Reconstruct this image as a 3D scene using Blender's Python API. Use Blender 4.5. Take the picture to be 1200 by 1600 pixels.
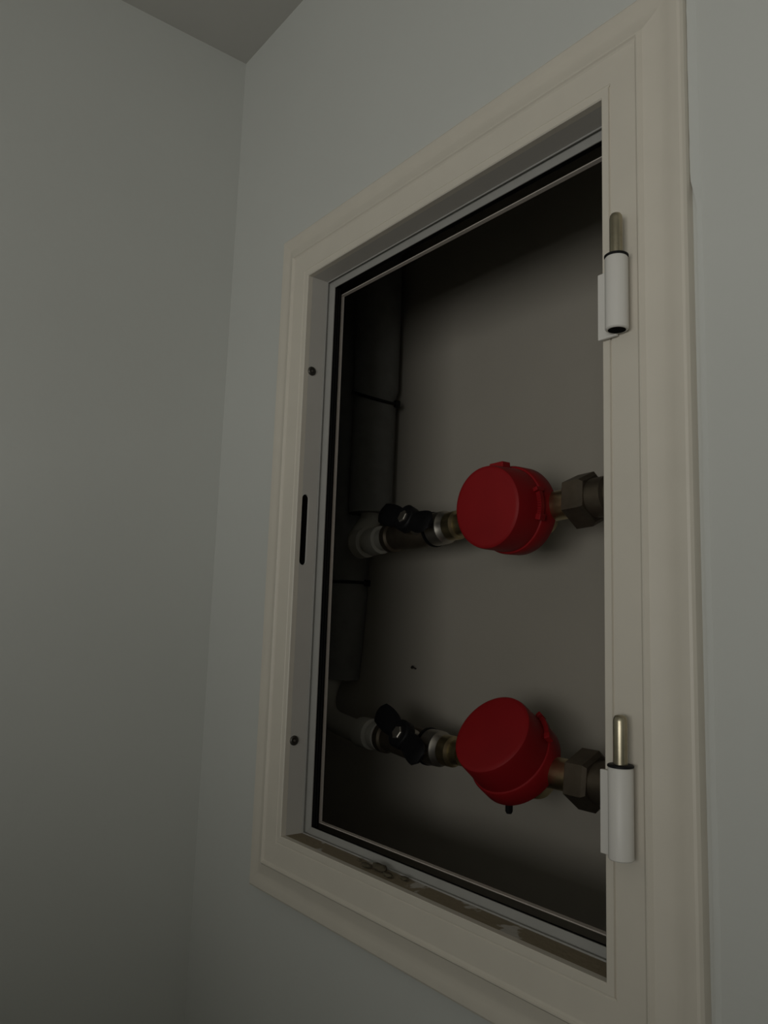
import bpy, bmesh, math, random
from mathutils import Vector, Matrix
for o in list(bpy.data.objects): bpy.data.objects.remove(o)
S = bpy.context.scene
COL = S.collection
random.seed(7)

# ---------------------------------------------------------------- camera, world, light, exposure
Z0 = 1.55                      # height of the cabinet opening's lower edge above the floor
OW, OH = 0.362, 0.55           # opening width and height
WY = 0.011                     # room wall plane (frame face is y = 0)
XL, ZC = -0.1974, 0.9105       # left wall, ceiling (relative to the opening's lower left corner)

cam = bpy.data.cameras.new('camera'); camo = bpy.data.objects.new('camera', cam); COL.objects.link(camo)
cam.sensor_fit = 'VERTICAL'; cam.sensor_height = 36.0; cam.lens = 1234.07 / 1600 * 36.0
cam.clip_start = 0.01
R_ = Vector((0.61544, 0.78746, 0.03361)); U_ = Vector((0.09075, -0.11315, 0.98942)); F_ = Vector((-0.78294, 0.60588, 0.14110))
camo.matrix_world = Matrix(((R_.x, U_.x, -F_.x, 0.6610), (R_.y, U_.y, -F_.y, -0.40255),
                            (R_.z, U_.z, -F_.z, 0.19784 + Z0), (0, 0, 0, 1)))
S.camera = camo

w = bpy.data.worlds.new('world'); S.world = w; w.use_nodes = True
w.node_tree.nodes['Background'].inputs[0].default_value = (0.75, 0.85, 1.0, 1)
w.node_tree.nodes['Background'].inputs[1].default_value = 0.02

WIN = dict(x0=0.50, x1=1.80, z0=1.30, z1=2.04, y=-1.75)     # added window, unseen behind the camera, sized for the light
L = bpy.data.lights.new('added_window_light', 'AREA'); L.shape = 'RECTANGLE'  # main light, shines from the added window
L.size = WIN['x1'] - WIN['x0'] - 0.1; L.size_y = WIN['z1'] - WIN['z0'] - 0.1
L.energy = 10.0; L.color = (1.0, 0.985, 0.94)
Lo = bpy.data.objects.new('added_window_light', L); COL.objects.link(Lo)
Lo.location = ((WIN['x0'] + WIN['x1']) / 2, WIN['y'] + 0.02, (WIN['z0'] + WIN['z1']) / 2)
Lo.rotation_euler = (math.radians(90), 0, 0)

S.view_settings.view_transform = 'Standard'; S.view_settings.look = 'None'
S.view_settings.exposure = 0.0; S.view_settings.gamma = 1.0; S.view_settings.use_curve_mapping = False

# ---------------------------------------------------------------- materials
def mat(name, col, rough=0.6, metal=0.0, var=0.0, scale=8.0, bump=0.0, bscale=60.0, col2=None, thr=None, spec=0.4):
    m = bpy.data.materials.new(name); m.use_nodes = True
    nt = m.node_tree; b = nt.nodes['Principled BSDF']
    b.inputs['Roughness'].default_value = rough; b.inputs['Metallic'].default_value = metal
    b.inputs['Specular IOR Level'].default_value = spec
    b.inputs['Base Color'].default_value = (*col, 1)
    tc = nt.nodes.new('ShaderNodeTexCoord')
    if var > 0 or col2:
        n = nt.nodes.new('ShaderNodeTexNoise'); n.inputs['Scale'].default_value = scale; n.inputs['Detail'].default_value = 5
        nt.links.new(tc.outputs['Object'], n.inputs['Vector'])
        r = nt.nodes.new('ShaderNodeValToRGB')
        c2 = col2 or tuple(min(1, c * (1 + var)) for c in col); c1 = col if col2 else tuple(c * (1 - var) for c in col)
        t0, t1 = thr or (0.3, 0.7)
        r.color_ramp.elements[0].position = t0; r.color_ramp.elements[1].position = t1
        r.color_ramp.elements[0].color = (*c1, 1); r.color_ramp.elements[1].color = (*c2, 1)
        nt.links.new(n.outputs['Fac'], r.inputs['Fac']); nt.links.new(r.outputs['Color'], b.inputs['Base Color'])
    if bump > 0:
        n2 = nt.nodes.new('ShaderNodeTexNoise'); n2.inputs['Scale'].default_value = bscale; n2.inputs['Detail'].default_value = 3
        nt.links.new(tc.outputs['Object'], n2.inputs['Vector'])
        bp = nt.nodes.new('ShaderNodeBump'); bp.inputs['Strength'].default_value = bump; bp.inputs['Distance'].default_value = 0.002
        nt.links.new(n2.outputs['Fac'], bp.inputs['Height']); nt.links.new(bp.outputs['Normal'], b.inputs['Normal'])
    return m
M = {
 'wall':   mat('wall_paint', (0.60, 0.61, 0.58), 0.85, var=0.015, scale=5, bump=0.12, bscale=90, spec=0.2),
 'ceil':   mat('ceiling_paint', (0.52, 0.51, 0.48), 0.9, var=0.02, spec=0.2),
 'floor':  mat('floor_tile', (0.23, 0.20, 0.16), 0.5, var=0.15, scale=4),
 'mould':  mat('cream_lacquer', (0.68, 0.635, 0.55), 0.45, var=0.02, scale=30, bump=0.05, bscale=140),
 'jamb':   mat('white_enamel', (0.56, 0.54, 0.50), 0.5, var=0.02, scale=30, spec=0.25),
 'sill':   mat('worn_sill', (0.25, 0.205, 0.135), 0.8, col2=(0.50, 0.47, 0.42), scale=30, thr=(0.575, 0.60), bump=0.3, bscale=200),
 'lip':    mat('grey_enamel', (0.35, 0.345, 0.325), 0.45, var=0.03, scale=40),
 'rubber': mat('black_rubber', (0.008, 0.008, 0.008), 0.8, spec=0.15),
 'rim':    mat('rim_paint', (0.55, 0.50, 0.45), 0.5, var=0.05, scale=60),
 'hinge':  mat('hinge_enamel', (0.72, 0.70, 0.66), 0.4),
 'steel':  mat('pin_steel', (0.42, 0.38, 0.28), 0.32, 1.0, var=0.12, scale=120),
 'hole_shade':   mat('painted_hole_shade', (0.004, 0.004, 0.004), 0.9, spec=0.05),  # near-black colour standing in for shade inside holes
 'black':  mat('black_plastic', (0.007, 0.007, 0.008), 0.55, spec=0.22),
 'screw':  mat('screw_steel', (0.10, 0.095, 0.085), 0.45, 0.8),
 'socket': mat('socket_steel', (0.35, 0.33, 0.30), 0.4, 0.8),
 'niche':  mat('niche_plaster', (0.43, 0.40, 0.345), 0.9, var=0.03, scale=7, bump=0.15, bscale=60, spec=0.2),
 'red':    mat('red_plastic', (0.30, 0.010, 0.013), 0.5, var=0.10, scale=20, spec=0.2),
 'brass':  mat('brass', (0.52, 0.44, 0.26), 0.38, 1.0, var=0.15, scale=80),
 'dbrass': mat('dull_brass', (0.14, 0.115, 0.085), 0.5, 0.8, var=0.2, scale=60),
 'chrome': mat('nickel', (0.50, 0.47, 0.42), 0.45, 1.0, var=0.1, scale=80),
 'ppr':    mat('grey_plastic_pipe', (0.36, 0.35, 0.31), 0.5, var=0.04),
 'foam':   mat('grey_foam', (0.17, 0.17, 0.16), 0.95, var=0.1, scale=40, bump=0.2, bscale=120, spec=0.1),
 'crumb':  mat('dirt', (0.10, 0.085, 0.055), 0.95, var=0.2, scale=200),
 'glass':  mat('added_window_pane', (0.8, 0.85, 0.9), 0.2),
}

# ---------------------------------------------------------------- helpers
def link(name, me, m, parent=None, loc=(0, 0, 0), smooth=None):
    o = bpy.data.objects.new(name, me); COL.objects.link(o)
    if m: me.materials.append(M[m])
    o.location = loc
    if parent: o.parent = parent
    if smooth is not None:
        me.shade_smooth(); me.set_sharp_from_angle(angle=math.radians(smooth))
    return o
def fin(name, bm, m, parent=None, loc=(0, 0, 0), smooth=None):
    bmesh.ops.recalc_face_normals(bm, faces=bm.faces)
    me = bpy.data.meshes.new(name); bm.to_mesh(me); bm.free()
    return link(name, me, m, parent, loc, smooth)
def tag(o, label=None, cat=None, group=None, kind=None):
    if label: o['label'] = label
    if cat: o['category'] = cat
    if group: o['group'] = group
    if kind: o['kind'] = kind
    return o
def empty(name, loc, rot=(0, 0, 0)):
    o = bpy.data.objects.new(name, None); COL.objects.link(o); o.location = loc; o.rotation_euler = rot
    o.empty_display_size = 0.05
    return o
def frame_axes(ax):
    a = Vector(ax).normalized(); h = Vector((0, 0, 1)) if abs(a.z) < 0.9 else Vector((1, 0, 0))
    e1 = h.cross(a).normalized(); return a, e1, a.cross(e1)
def lathe(bm, org, ax, prof, n=40, close0=True, close1=True, phase=0.0):
    """prof: (t along axis, radius)"""
    a, e1, e2 = frame_axes(ax); org = Vector(org); rings = []
    for t, r in prof:
        rings.append([bm.verts.new(org + a * t + (e1 * math.cos(2 * math.pi * k / n + phase) + e2 * math.sin(2 * math.pi * k / n + phase)) * r) for k in range(n)])
    for A, B in zip(rings, rings[1:]):
        for k in range(n): bm.faces.new((A[k], A[(k + 1) % n], B[(k + 1) % n], B[k]))
    if close0: bm.faces.new(rings[0][::-1])
    if close1: bm.faces.new(rings[-1])
def box(bm, x0, x1, y0, y1, z0, z1, bev=0.0, mx=None):
    g = bmesh.ops.create_cube(bm, size=1.0); vs = g['verts']
    for v in vs:
        v.co = Vector((x0 + (v.co.x + .5) * (x1 - x0), y0 + (v.co.y + .5) * (y1 - y0), z0 + (v.co.z + .5) * (z1 - z0)))
    if bev > 0:
        es = list({e for v in vs for e in v.link_edges})
        r = bmesh.ops.bevel(bm, geom=es, offset=bev, segments=3, affect='EDGES', profile=0.5)
        vs = list(set(vs) & set(bm.verts)) if False else r['verts']
    if mx:
        for v in {v for v in vs}: v.co = mx @ v.co
def tube(bm, pts, rad, n=24, cap=True):
    P = [Vector(p) for p in pts]; rr = rad if isinstance(rad, (list, tuple)) else [rad] * len(P)
    rings = []; e1 = None
    for i, p in enumerate(P):
        t = (P[min(i + 1, len(P) - 1)] - P[max(i - 1, 0)]).normalized()
        if e1 is None: _, e1, _ = frame_axes(t)
        e1 = (e1 - t * e1.dot(t)).normalized(); e2 = t.cross(e1)
        rings.append([bm.verts.new(p + (e1 * math.cos(2 * math.pi * k / n) + e2 * math.sin(2 * math.pi * k / n)) * rr[i]) for k in range(n)])
    for A, B in zip(rings, rings[1:]):
        for k in range(n): bm.faces.new((A[k], A[(k + 1) % n], B[(k + 1) % n], B[k]))
    if cap: bm.faces.new(rings[0][::-1]); bm.faces.new(rings[-1])
def bez(a, b, c, n=10):
    a, b, c = Vector(a), Vector(b), Vector(c)
    return [a * (1 - t) ** 2 + b * 2 * t * (1 - t) + c * t * t for t in [i / n for i in range(n + 1)]]
def plate(bm, outer, holes, to3, thick):
    """flat plate with holes; 2D loops mapped by to3(u,v,d); d runs 0..thick"""
    loops = [outer] + holes; es = []
    front = []
    for lp in loops:
        vs = [bm.verts.new(to3(u, v, 0)) for u, v in lp]; front.append(vs)
        es += [bm.edges.new((vs[i], vs[(i + 1) % len(vs)])) for i in range(len(vs))]
    g = bmesh.ops.triangle_fill(bm, edges=es, use_beauty=True, use_dissolve=False)
    faces = [f for f in g['geom'] if isinstance(f, bmesh.types.BMFace)]
    ex = bmesh.ops.extrude_face_region(bm, geom=faces, use_keep_orig=True)
    d = Vector(to3(0, 0, thick)) - Vector(to3(0, 0, 0))
    for v in [q for q in ex['geom'] if isinstance(q, bmesh.types.BMVert)]: v.co += d
def rect(x0, x1, z0, z1): return [(x0, z0), (x1, z0), (x1, z1), (x0, z1)]

# ---------------------------------------------------------------- room shell
XR, YF = 2.0, WIN['y']
HX0, HX1, HZ0, HZ1 = -0.012, OW + 0.012, -0.012, OH + 0.012       # rough hole in the wall
WT = 0.033                                                         # thickness of the wall leaf
bm = bmesh.new()
plate(bm, rect(XL, XR, 0, ZC + Z0), [rect(HX0, HX1, HZ0 + Z0, HZ1 + Z0)], lambda u, v, d: Vector((u, WY + d, v)), WT)
tag(fin('wall_back', bm, 'wall'), 'pale grey painted wall holding the recessed meter cabinet', kind='structure')
bm = bmesh.new(); box(bm, XL - 0.1, XL, YF - 0.1, WY + WT, 0, ZC + Z0)
tag(fin('wall_left', bm, 'wall'), 'pale grey painted wall left of the cabinet', kind='structure')
bm = bmesh.new(); box(bm, XL - 0.1, XR + 0.1, YF - 0.1, 0.4, ZC + Z0, ZC + Z0 + 0.1)
tag(fin('ceiling', bm, 'ceil'), 'plain ceiling above the cabinet', kind='structure')
bm = bmesh.new(); box(bm, XL - 0.1, XR + 0.1, YF - 0.1, 0.4, -0.1, 0)
tag(fin('floor', bm, 'floor'), 'dark tiled floor of the hallway', kind='structure')
bm = bmesh.new(); box(bm, XR, XR + 0.1, YF - 0.1, 0.4, 0, ZC + Z0)
tag(fin('wall_right', bm, 'wall'), 'pale grey wall at the right end of the hallway', kind='structure')
bm = bmesh.new()
plate(bm, rect(XL, XR, 0, ZC + Z0), [rect(WIN['x0'], WIN['x1'], WIN['z0'], WIN['z1'])], lambda u, v, d: Vector((u, YF - d, v)), 0.1)
tag(fin('wall_front', bm, 'wall'), 'pale grey wall behind the camera with an added window', kind='structure')
win = tag(empty('added_window_1', ((WIN['x0'] + WIN['x1']) / 2, YF - 0.05, WIN['z0'])), 'added white framed window, unseen behind the camera', kind='structure')  # invented to give the room light a source
bm = bmesh.new(); hw = (WIN['x1'] - WIN['x0']) / 2; hh = WIN['z1'] - WIN['z0']
plate(bm, rect(-hw, hw, 0, hh), [rect(-hw + .05, -.02, .05, hh - .05), rect(.02, hw - .05, .05, hh - .05)], lambda u, v, d: Vector((u, -.03 + d, v)), 0.04)
fin('added_window_frame', bm, 'hinge', win)
for s in (-1, 1):
    bm = bmesh.new(); a, b = sorted((s * .02, s * (hw - .05))); box(bm, a, b, -.012, -.006, .05, hh - .05)
    fin('pane', bm, 'glass', win)

# added unseen partition, blocks window light to darken the lower walls
bm = bmesh.new(); box(bm, XL, XR, -0.98, -0.90, 0, 1.62)
tag(fin('wall_partition_added', bm, 'wall'), 'added low partition, unseen behind the camera, shading the lower walls', kind='structure')

# niche behind the wall (shaft)
NB, NX0, NX1, NZ0, NZ1 = 0.27, -0.34, 0.62, -0.40, 0.91
y0 = WY + WT
for nm, b, lb in (('left', (NX0 - .03, NX0, y0, NB + .03, NZ0, ZC), 'left side of the meter niche'), ('right', (NX1, NX1 + .03, y0, NB + .03, NZ0, ZC), 'right side of the meter niche'),
                  ('bottom', (NX0 - .03, NX1 + .03, y0, NB + .03, NZ0 - .03, NZ0), 'bottom of the meter niche'),
                  ('front', (NX0 - .03, XL, y0 - .03, y0, NZ0, ZC), 'front side of the meter niche beyond the room corner')):
    bm = bmesh.new(); box(bm, *b[:4], b[4] + Z0, b[5] + Z0)
    tag(fin('wall_niche_' + nm, bm, 'niche'), 'plastered ' + lb, kind='structure')
bm = bmesh.new(); box(bm, NX0, NX1, NB, NB + 0.03, NZ0 + Z0, ZC + Z0)
tag(fin('wall_niche_back', bm, 'niche'), 'plastered back wall of the meter niche', kind='structure')

# ---------------------------------------------------------------- cabinet frame
fr = tag(empty('cabinet_frame', (0, 0, Z0)), 'white moulded frame of doorless meter cabinet set into the wall', 'cabinet frame')
def strip(name, prof, side, m, smooth=18, parent=fr):
    """mitred length of a profile [(s outward, y)] along one side of the opening; closed section"""
    bm = bmesh.new(); ends = []
    for e in (0, 1):
        vs = []
        for s, y in prof:
            if side == 'left':   p = (-s, y, (-s, OH + s)[e])
            if side == 'right':  p = (OW + s, y, (-s, OH + s)[e])
            if side == 'bottom': p = ((-s, OW + s)[e], y, -s)
            if side == 'top':    p = ((-s, OW + s)[e], y, OH + s)
            vs.append(bm.verts.new(p))
        ends.append(vs)
    n = len(prof)
    for i in range(n): bm.faces.new((ends[0][i], ends[0][(i + 1) % n], ends[1][(i + 1) % n], ends[1][i]))
    for v in ends: bm.faces.new(v)
    return fin(name, bm, m, parent, smooth=smooth)
SIDES = ('left', 'right', 'top', 'bottom')
MP = [(0.0, .006), (0.0, .0008), (.0008, 0), (.0057, 0), (.0061, .0014), (.0070, .0014), (.0075, 0), (.0265, -.0004), (.0278, -.0012), (.0288, -.0024),
      (.0298, -.0024), (.0308, -.0012), (.0318, .0000), (.0360, .0012), (.0410, .0026), (.0440, .0030), (.0480, .0026), (.0530, .0016), (.0555, .0016),
      (.0570, .0024), (.0580, .0045), (.0580, WY - .0001), (.0045, WY - .0001), (.0045, .006)]
for s in SIDES: strip('moulding', [(a, .0005) if (s != 'right' and b == .0014) else (a, b) for a, b in MP], s, 'mould')
# jambs: the left one carries the latch slot and screws, so it is a plate with a hole
def stadium(cy, z0, z1, r, n=8):
    pts = [(cy + r * math.cos(a), z1 - r + r * math.sin(a)) for a in [math.pi * i / n for i in range(n + 1)]]
    return pts + [(cy - r * math.cos(a), z0 + r - r * math.sin(a)) for a in [math.pi * i / n for i in range(n + 1)]]
bm = bmesh.new()
sl = stadium(.0102, .2530, .3235, .0040)
plate(bm, [(.0061, -.004), (.0061, OH + .004), (.0236, OH), (.0236, 0)][::-1], [sl], lambda u, v, d: Vector((-d, u, v)), 0.0025)
jl = fin('jamb', bm, 'jamb', fr)
for s in ('right', 'top', 'bottom'):
    strip('jamb', [(0.0, .0061), (0.0, .0236), (.004, .0236), (.004, .0061)], s, 'sill' if s == 'bottom' else 'jamb')
bm = bmesh.new(); box(bm, -.0036, -.0030, .0064, .0230, .246, .330); tag(fin('latch_slot_shade', bm, 'hole_shade', fr), 'black backing painted as shade in the door latch slot')  # black sheet behind the slot, its depth of shade put into colour
for s in SIDES:
    strip('rebate_lip', [(0.0, .0237), (-.0009, .0242), (-.0009, .0250), (.0003, .0256), (.0005, .0274), (-.0060, .0296), (-.0060, .0304), (.004, .0304), (.004, .0237)], s, 'lip', 40)
for s in SIDES:
    strip('gasket', [(-.0050, .0305), (-.0042, .0330), (-.0048, .0345), (-.0032, .0365), (-.0038, .0380), (-.0012, .0400), (-.0008, .0418), (.006, .0418), (.006, .0305)], s, 'rubber', 30)
# inner steel rim
bm = bmesh.new()
x0, x1, z0, z1 = -.0012, OW + .0012, .0072, OH - .0088
plate(bm, rect(x0, x1, z0, z1), [rect(x0 + .0011, x1 - .0011, z0 + .0009, z1 - .0009)], lambda u, v, d: Vector((u, .0420 + d, v)), 0.0042)
fin('inner_rim', bm, 'rim', fr)
for z in (.4503, .0859):
    bm = bmesh.new(); lathe(bm, (-.0002, .0099, z), (1, 0, 0), [(0, .0046), (.0010, .0046), (.0018, .0036), (.0018, .0018)], 24, True, False)
    lathe(bm, (-.0002, .0099, z), (1, 0, 0), [(.0018, .0018), (.0009, .0016), (.0009, .0001)], 24, False, True)
    sc = fin('screw', bm, 'screw', fr, smooth=30)
    bm = bmesh.new(); lathe(bm, (.0008, .0099, z), (1, 0, 0), [(0, .0012), (.0009, .0010)], 12); fin('screw_socket', bm, 'socket', sc)

def hinge(zb, zt, ztop, hollow):
    hx, hy, r = .3795, -.0088, .0071
    h = empty('hinge', (hx, hy, zb)); h.parent = fr
    H = zt - zb
    bm = bmesh.new(); lathe(bm, (0, 0, 0), (0, 0, 1), [(.006, .0045), (.0, .0052), (0, .0064), (.0007, r), (H - .0008, r), (H, .0066)], 40, True, True)
    fin('barrel', bm, 'hinge', h, smooth=40)
    bm = bmesh.new(); lathe(bm, (0, 0, .0), (0, 0, 1), [(-.00015, .0002), (-.00015, .0054), (.0004, .0054)], 32); fin('barrel_bore_shade', bm, 'hole_shade', h)  # black disc over the bore end, shade painted as colour
    bm = bmesh.new(); lathe(bm, (0, 0, H), (0, 0, 1), [(0, .0068), (.0003, .0074), (.0013, .0074), (.0017, .0068)], 40); fin('washer', bm, 'black', h, smooth=40)
    pt = ztop - zb
    bm = bmesh.new(); lathe(bm, (0, 0, 0), (0, 0, 1), [(H + .0016, .0040), (pt - .0035, .0040), (pt - .0018, .0037), (pt - .0006, .0030), (pt, .0018)], 32); fin('pin', bm, 'steel', h, smooth=50)
    # welded leaf reaching to the opening's edge
    bm = bmesh.new(); box(bm, -.0178, -.0040, .0046, .0072, -.001, H - .004, .0006); fin('leaf', bm, 'hinge', h)
    return h
hinge(.3816, .4285, .4580, True)
hinge(.0722, .1222, .1512, False)

# caulk line between frame and wall on the right, cracked away below
cx = OW + .058
bm = bmesh.new(); prev = None; zz = .75
pts = []
while zz > -.25:
    k = random.random()
    if zz > .470: gap, wd = .0002 + .0003 * k, .0055
    elif zz > .452: gap, wd = .0002 + (.470 - zz) / .018 * .0038, .0062
    else: gap, wd = .0022 + .0007 * k, .0060 + .0006 * k
    pts.append((zz, gap, wd)); zz -= .006
for z, g, wd in pts:
    row = [bm.verts.new((cx + g, WY + .0004, z)), bm.verts.new((cx + g, WY - .0030 if z > .452 else WY - .0012, z)), bm.verts.new((cx + g + .0012, WY - (.0030 if z > .452 else .0014), z)), bm.verts.new((cx + wd, WY + .0003, z))]
    if prev:
        for i in range(3): bm.faces.new((prev[i], prev[i + 1], row[i + 1], row[i]))
    prev = row
tag(fin('caulk_line', bm, 'wall', fr, smooth=60), 'cracked filler line beside the frame')

# dirt crumbs on the sill
for x, y, r, lb in [(.118, .012, .0045, 'dark dirt crumb on the worn sill left of the largest crumb'), (.130, .016, .0062, 'largest dark dirt crumb lying on the worn cabinet sill'),
                    (.146, .012, .0040, 'dark dirt crumb on the worn sill right of the largest crumb'), (.160, .018, .0034, 'small rightmost dirt crumb by the back of the worn sill'),
                    (.100, .018, .0022, 'tiny leftmost dirt crumb by the back of the worn sill')]:
    bm = bmesh.new(); bmesh.ops.create_icosphere(bm, subdivisions=2, radius=r)
    for v in bm.verts:
        v.co *= random.uniform(.7, 1.15); v.co.z *= .40; v.co.x *= 1.5; v.co.y *= .8
    mn = min(v.co.z for v in bm.verts)
    for v in bm.verts: v.co.z -= mn
    tag(fin('dirt_crumb', bm, 'crumb', None, (x, y, Z0 + .0001), smooth=60), lb, 'dirt', 'dirt crumbs on the cabinet sill')

# ---------------------------------------------------------------- plumbing
PY = 0.185
def hexnut(bm, x0, x1, r, phase=0.3):
    c = (x1 - x0) * .12
    lathe(bm, (x0, 0, 0), (1, 0, 0), [(0, r * .86), (c, r), (x1 - x0 - c, r), (x1 - x0, r * .86)], 6, phase=phase)

def water_meter(loc, tilt, slant, spin, label, nub):
    t = tag(empty('water_meter', loc, (0, -slant, 0)), label, 'water meter', 'red capped water meters in the niche')
    bm = bmesh.new()
    lathe(bm, (-.075, 0, 0), (1, 0, 0), [(0, .0115), (.030, .0125), (.042, .016), (.050, .028), (.075, .030), (.098, .026), (.103, .0145), (.150, .0140)], 36)
    fin('meter_body', bm, 'brass', t, smooth=40)
    # cap: local axis +z of its own object, pointing out of the niche
    bm = bmesh.new()
    lathe(bm, (0, 0, 0), (0, 0, 1), [(.004, .0372), (.004, .0398), (.0055, .0404), (.0215, .0404), (.0230, .0396), (.0236, .0384), (.0500, .0374), (.0528, .0366), (.0540, .0350), (.0543, .0330), (.0543, .0002)], 72, True, True)
    cap = fin('cap', bm, 'red', t, smooth=35)
    cap.rotation_euler = (math.radians(90) - tilt, 0, 0)
    cap.rotation_mode = 'XYZ'
    cap.matrix_local = Matrix.Rotation(math.radians(3), 4, 'Z') @ Matrix.Rotation(math.radians(90) - tilt, 4, 'X') @ Matrix.Rotation(spin, 4, 'Z') @ Matrix.Diagonal((1.075, 1.075, 1.06, 1))
    for ang, w_, z_0, z_1, hgt in ((0.0, .0028, .012, .0165, .0050), (math.radians(90), .008, .026, .037, .0042)):
        if ang == 0.0:
            bm = bmesh.new()      # long snap tab lying around the side, with a thickened foot
            mx = Matrix.Rotation(ang, 4, 'Z')
            for z in [i for i in range(-5, 6)]:
                a = z * .055; q = Matrix.Rotation(a, 4, 'Z')
                box(bm, .0385, .0385 + .0042, -.0016, .0016, .0255, .0300, .0, mx @ q)
            q = Matrix.Rotation(-.30, 4, 'Z'); box(bm, .0385, .0440, -.0028, .0028, .0240, .0320, .0008, mx @ q)
            q = Matrix.Rotation(.30, 4, 'Z'); box(bm, .0385, .0434, -.0018, .0018, .0230, .0330, .0006, mx @ q)
            fin('snap_tab', bm, 'red', cap)
        else:
            bm = bmesh.new(); box(bm, .037, .0425, -w_, w_, z_0, z_1, .0009, Matrix.Rotation(ang, 4, 'Z')); fin('lug', bm, 'red', cap)
    if nub:
        bm = bmesh.new(); lathe(bm, (-.002, -.016, -.022), (0, 0, -1), [(0, .0035), (.0180, .0035), (.0200, .0024)], 16); fin('seal_stub', bm, 'black', t, smooth=40)
    return t
SL = math.atan(.057)
def uz(x): return .2985 + (x + .135) * .057
water_meter((.130, PY, Z0 + uz(.130)), math.radians(-2), SL, 0.0, 'upper red capped water meter level with its pipe', False)
water_meter((.131, PY, Z0 + .069), math.radians(36), 0.0, math.radians(42), 'lower red capped water meter with its cap tilted upward', True)

def union(x, z, slant, label):
    t = tag(empty('outlet_pipe', (x, PY, Z0 + z), (0, -slant, 0)), label, 'pipe', 'outlet pipes at the right of the meters')
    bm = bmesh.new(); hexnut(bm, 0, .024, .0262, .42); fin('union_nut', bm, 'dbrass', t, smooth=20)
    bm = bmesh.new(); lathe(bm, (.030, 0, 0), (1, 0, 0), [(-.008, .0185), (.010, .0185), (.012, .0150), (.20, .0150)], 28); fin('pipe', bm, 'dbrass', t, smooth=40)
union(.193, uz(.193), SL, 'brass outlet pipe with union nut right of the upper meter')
union(.196, .0690, 0, 'brass outlet pipe with union nut right of the lower meter')

def valve(loc, slant, roll, hrot, label):
    """x runs along the pipe, origin at the stem"""
    t = tag(empty('ball_valve', loc, (0, -slant, 0)), label, 'valve', 'ball valves left of the meters')
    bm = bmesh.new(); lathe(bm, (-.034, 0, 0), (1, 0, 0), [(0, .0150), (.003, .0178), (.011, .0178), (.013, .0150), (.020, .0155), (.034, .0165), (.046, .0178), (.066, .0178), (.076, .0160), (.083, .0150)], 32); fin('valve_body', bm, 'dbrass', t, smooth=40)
    bm = bmesh.new(); lathe(bm, (.048, 0, 0), (1, 0, 0), [(0, .0150), (0, .0200), (.0026, .0200), (.0026, .0150)], 36); fin('seal_ring', bm, 'black', t, smooth=40)
    bm = bmesh.new(); lathe(bm, (.0508, 0, 0), (1, 0, 0), [(0, .0170), (.0014, .0190), (.018, .0186), (.020, .0165), (.026, .0150)], 36); fin('coupling_nut', bm, 'chrome', t, smooth=40)
    bm = bmesh.new(); lathe(bm, (.0765, 0, 0), (1, 0, 0), [(0, .0160), (.012, .0160), (.014, .0125), (.026, .0125)], 32); fin('tail_piece', bm, 'brass', t, smooth=40)
    mx = Matrix.Translation((.036, 0, 0)) @ Matrix.Rotation(roll, 4, 'X') @ Matrix.Diagonal((1.25, 1.35, 1.1, 1))         # local z = stem direction
    bm = bmesh.new(); lathe(bm, (0, 0, .012), (0, 0, 1), [(0, .0085), (.014, .0085), (.015, .0075)], 24)
    o = fin('stem', bm, 'chrome', t, smooth=40); o.matrix_local = mx
    bm = bmesh.new()
    lathe(bm, (0, 0, .023), (0, 0, 1), [(0, .0105), (.001, .0115), (.010, .0115), (.0115, .0100)], 28)
    for s in (-1, 1):     # butterfly wings
        prev = None
        for i in range(9):
            u = i / 8; x = s * (.004 + u * .036); hw_ = .0062 + .0040 * math.sin(u * math.pi * .85); z_c = .0285 + .006 * u * u - (.002 if u > .9 else 0)
            hh_ = .0055 * (1 - .55 * u); 
            if i == 8: hw_ *= .55; hh_ *= .6
            row = [bm.verts.new((x, hw_ * math.cos(a), z_c + hh_ * math.sin(a))) for a in [2 * math.pi * k / 14 for k in range(14)]]
            if prev:
                for k in range(14): bm.faces.new((prev[k], prev[(k + 1) % 14], row[(k + 1) % 14], row[k]))
            else: bm.faces.new(row)
            prev = row
        bm.faces.new(prev)
    o = fin('handle', bm, 'black', t, smooth=45); o.matrix_local = mx @ Matrix.Rotation(hrot, 4, 'Z')
    bm = bmesh.new(); lathe(bm, (0, 0, .0343), (0, 0, 1), [(0, .0055), (.0016, .0055), (.0022, .0046)], 6)
    n = fin('handle_nut', bm, 'chrome', o)
    return t
valve((-.053, PY, Z0 + uz(-.053)), SL, math.radians(70), math.radians(-16), 'black handled ball valve left of the upper meter')
valve((-.053, PY, Z0 + .0685), 0, math.radians(66), math.radians(-24), 'black handled ball valve left of the lower meter')

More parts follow.
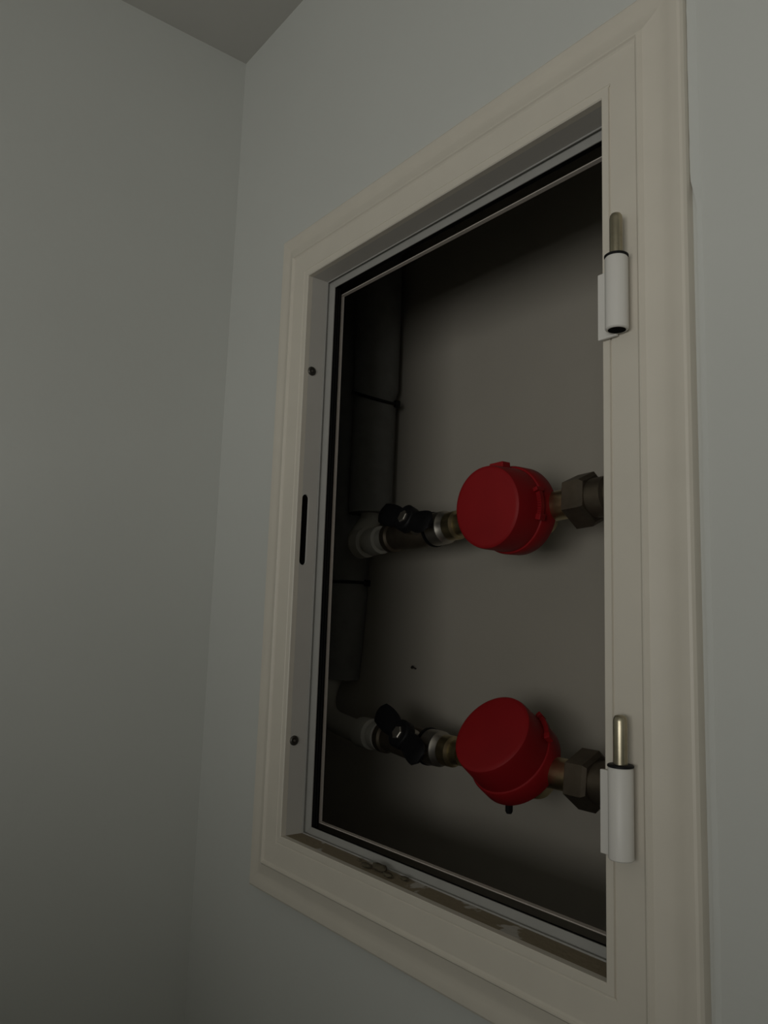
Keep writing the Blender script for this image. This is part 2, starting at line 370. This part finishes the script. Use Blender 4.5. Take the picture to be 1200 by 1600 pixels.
def riser(label, path, foam_path, fr_, zt, ring_x, z_axis, slant):
    base = Vector(path[-1])
    t = tag(empty('riser_pipe', (0, 0, Z0)), label, 'pipe', 'insulated risers at the left of the niche')
    bm = bmesh.new(); tube(bm, path, .0135, 24); fin('pipe', bm, 'ppr', t, smooth=40)
    bm = bmesh.new(); tube(bm, foam_path, fr_, 32); fin('foam_sleeve', bm, 'foam', t, smooth=40)
    for i, (x0, x1, r) in enumerate(ring_x):
        bm = bmesh.new(); lathe(bm, (x0, PY, z_axis(x0)), (1, 0, SL if slant else 0), [(0, r * .9), (.0012, r), (x1 - x0 - .0012, r), (x1 - x0, r * .9)], 36); fin('pipe_collar', bm, 'ppr', t, smooth=40)
    # cable tie round the sleeve
    c, rr, tl = zt
    bm = bmesh.new(); pts = []
    for k in range(41):
        a = 2 * math.pi * k / 40; pts.append((c[0] + rr * math.cos(a), c[1] + rr * math.sin(a), c[2] + tl * math.cos(a)))
    tube(bm, pts, .0022, 8); ct = fin('cable_tie', bm, 'black', t, smooth=60)
    bm = bmesh.new(); a = .55; q = Vector((c[0] + (rr + .001) * math.cos(a), c[1] + (rr + .001) * math.sin(a), c[2] + tl * math.cos(a)))
    box(bm, q.x - .0040, q.x + .0040, q.y - .0040, q.y + .0040, q.z - .0045, q.z + .0045, .001); fin('tie_head', bm, 'black', ct)
A = (-.183, .228)
za = uz(-.14)
pathA = [(A[0], A[1], .90), (A[0], A[1], .36), (A[0], A[1], .335)] + bez((A[0], A[1], .335), (A[0] - .004, PY + .012, za), (-.140, PY, za), 10)[1:] + [(-.086, PY, uz(-.086))]
fA = [(A[0], A[1], .94), (A[0] + .001, A[1], .70), (A[0] + .001, A[1], .515), (A[0], A[1], .505), (A[0], A[1], .495), (A[0] - .001, A[1], .40), (A[0] - .001, A[1], .345)]
riser('grey foam wrapped riser feeding the upper meter', pathA, fA, [.0320, .0320, .0315, .0285, .0295, .0295, .0295], ((A[0], A[1], .506), .0310, -.013),
      [(-.146, -.129, .0185), (-.122, -.100, .0172)], uz, True)
B = (-.247, .237)
pathB = [(B[0], B[1], .90), (B[0], B[1], .26), (B[0] - .006, B[1], .17)] + bez((B[0] - .010, B[1], .14), (B[0] - .012, .20, .078), (-.185, .190, .072), 10) + [(-.14, PY, .0685), (-.086, PY, .0685)]
fB = [(B[0], B[1], .94), (B[0], B[1], .27), (B[0], B[1], .255), (B[0], B[1], .24), (B[0] - .006, B[1], .17), (B[0] - .012, B[1], .125)]
riser('grey foam wrapped riser feeding the lower meter', pathB, fB, [.031, .031, .029, .031, .031, .031], ((B[0], B[1], .254), .0300, 0.0),
      [(-.128, -.104, .0180), (-.100, -.088, .0165)], lambda x: .0685, False)

# small nail in the niche wall
bm = bmesh.new(); lathe(bm, (0, 0, 0), (0, -1, .3), [(0, .0010), (.006, .0010), (.0062, .0022), (.0072, .0022)], 12)
tag(fin('wall_nail', bm, 'screw', None, (-.129, NB - .0005, Z0 + .143), smooth=40), 'tiny nail stuck in the niche back wall', 'nail')
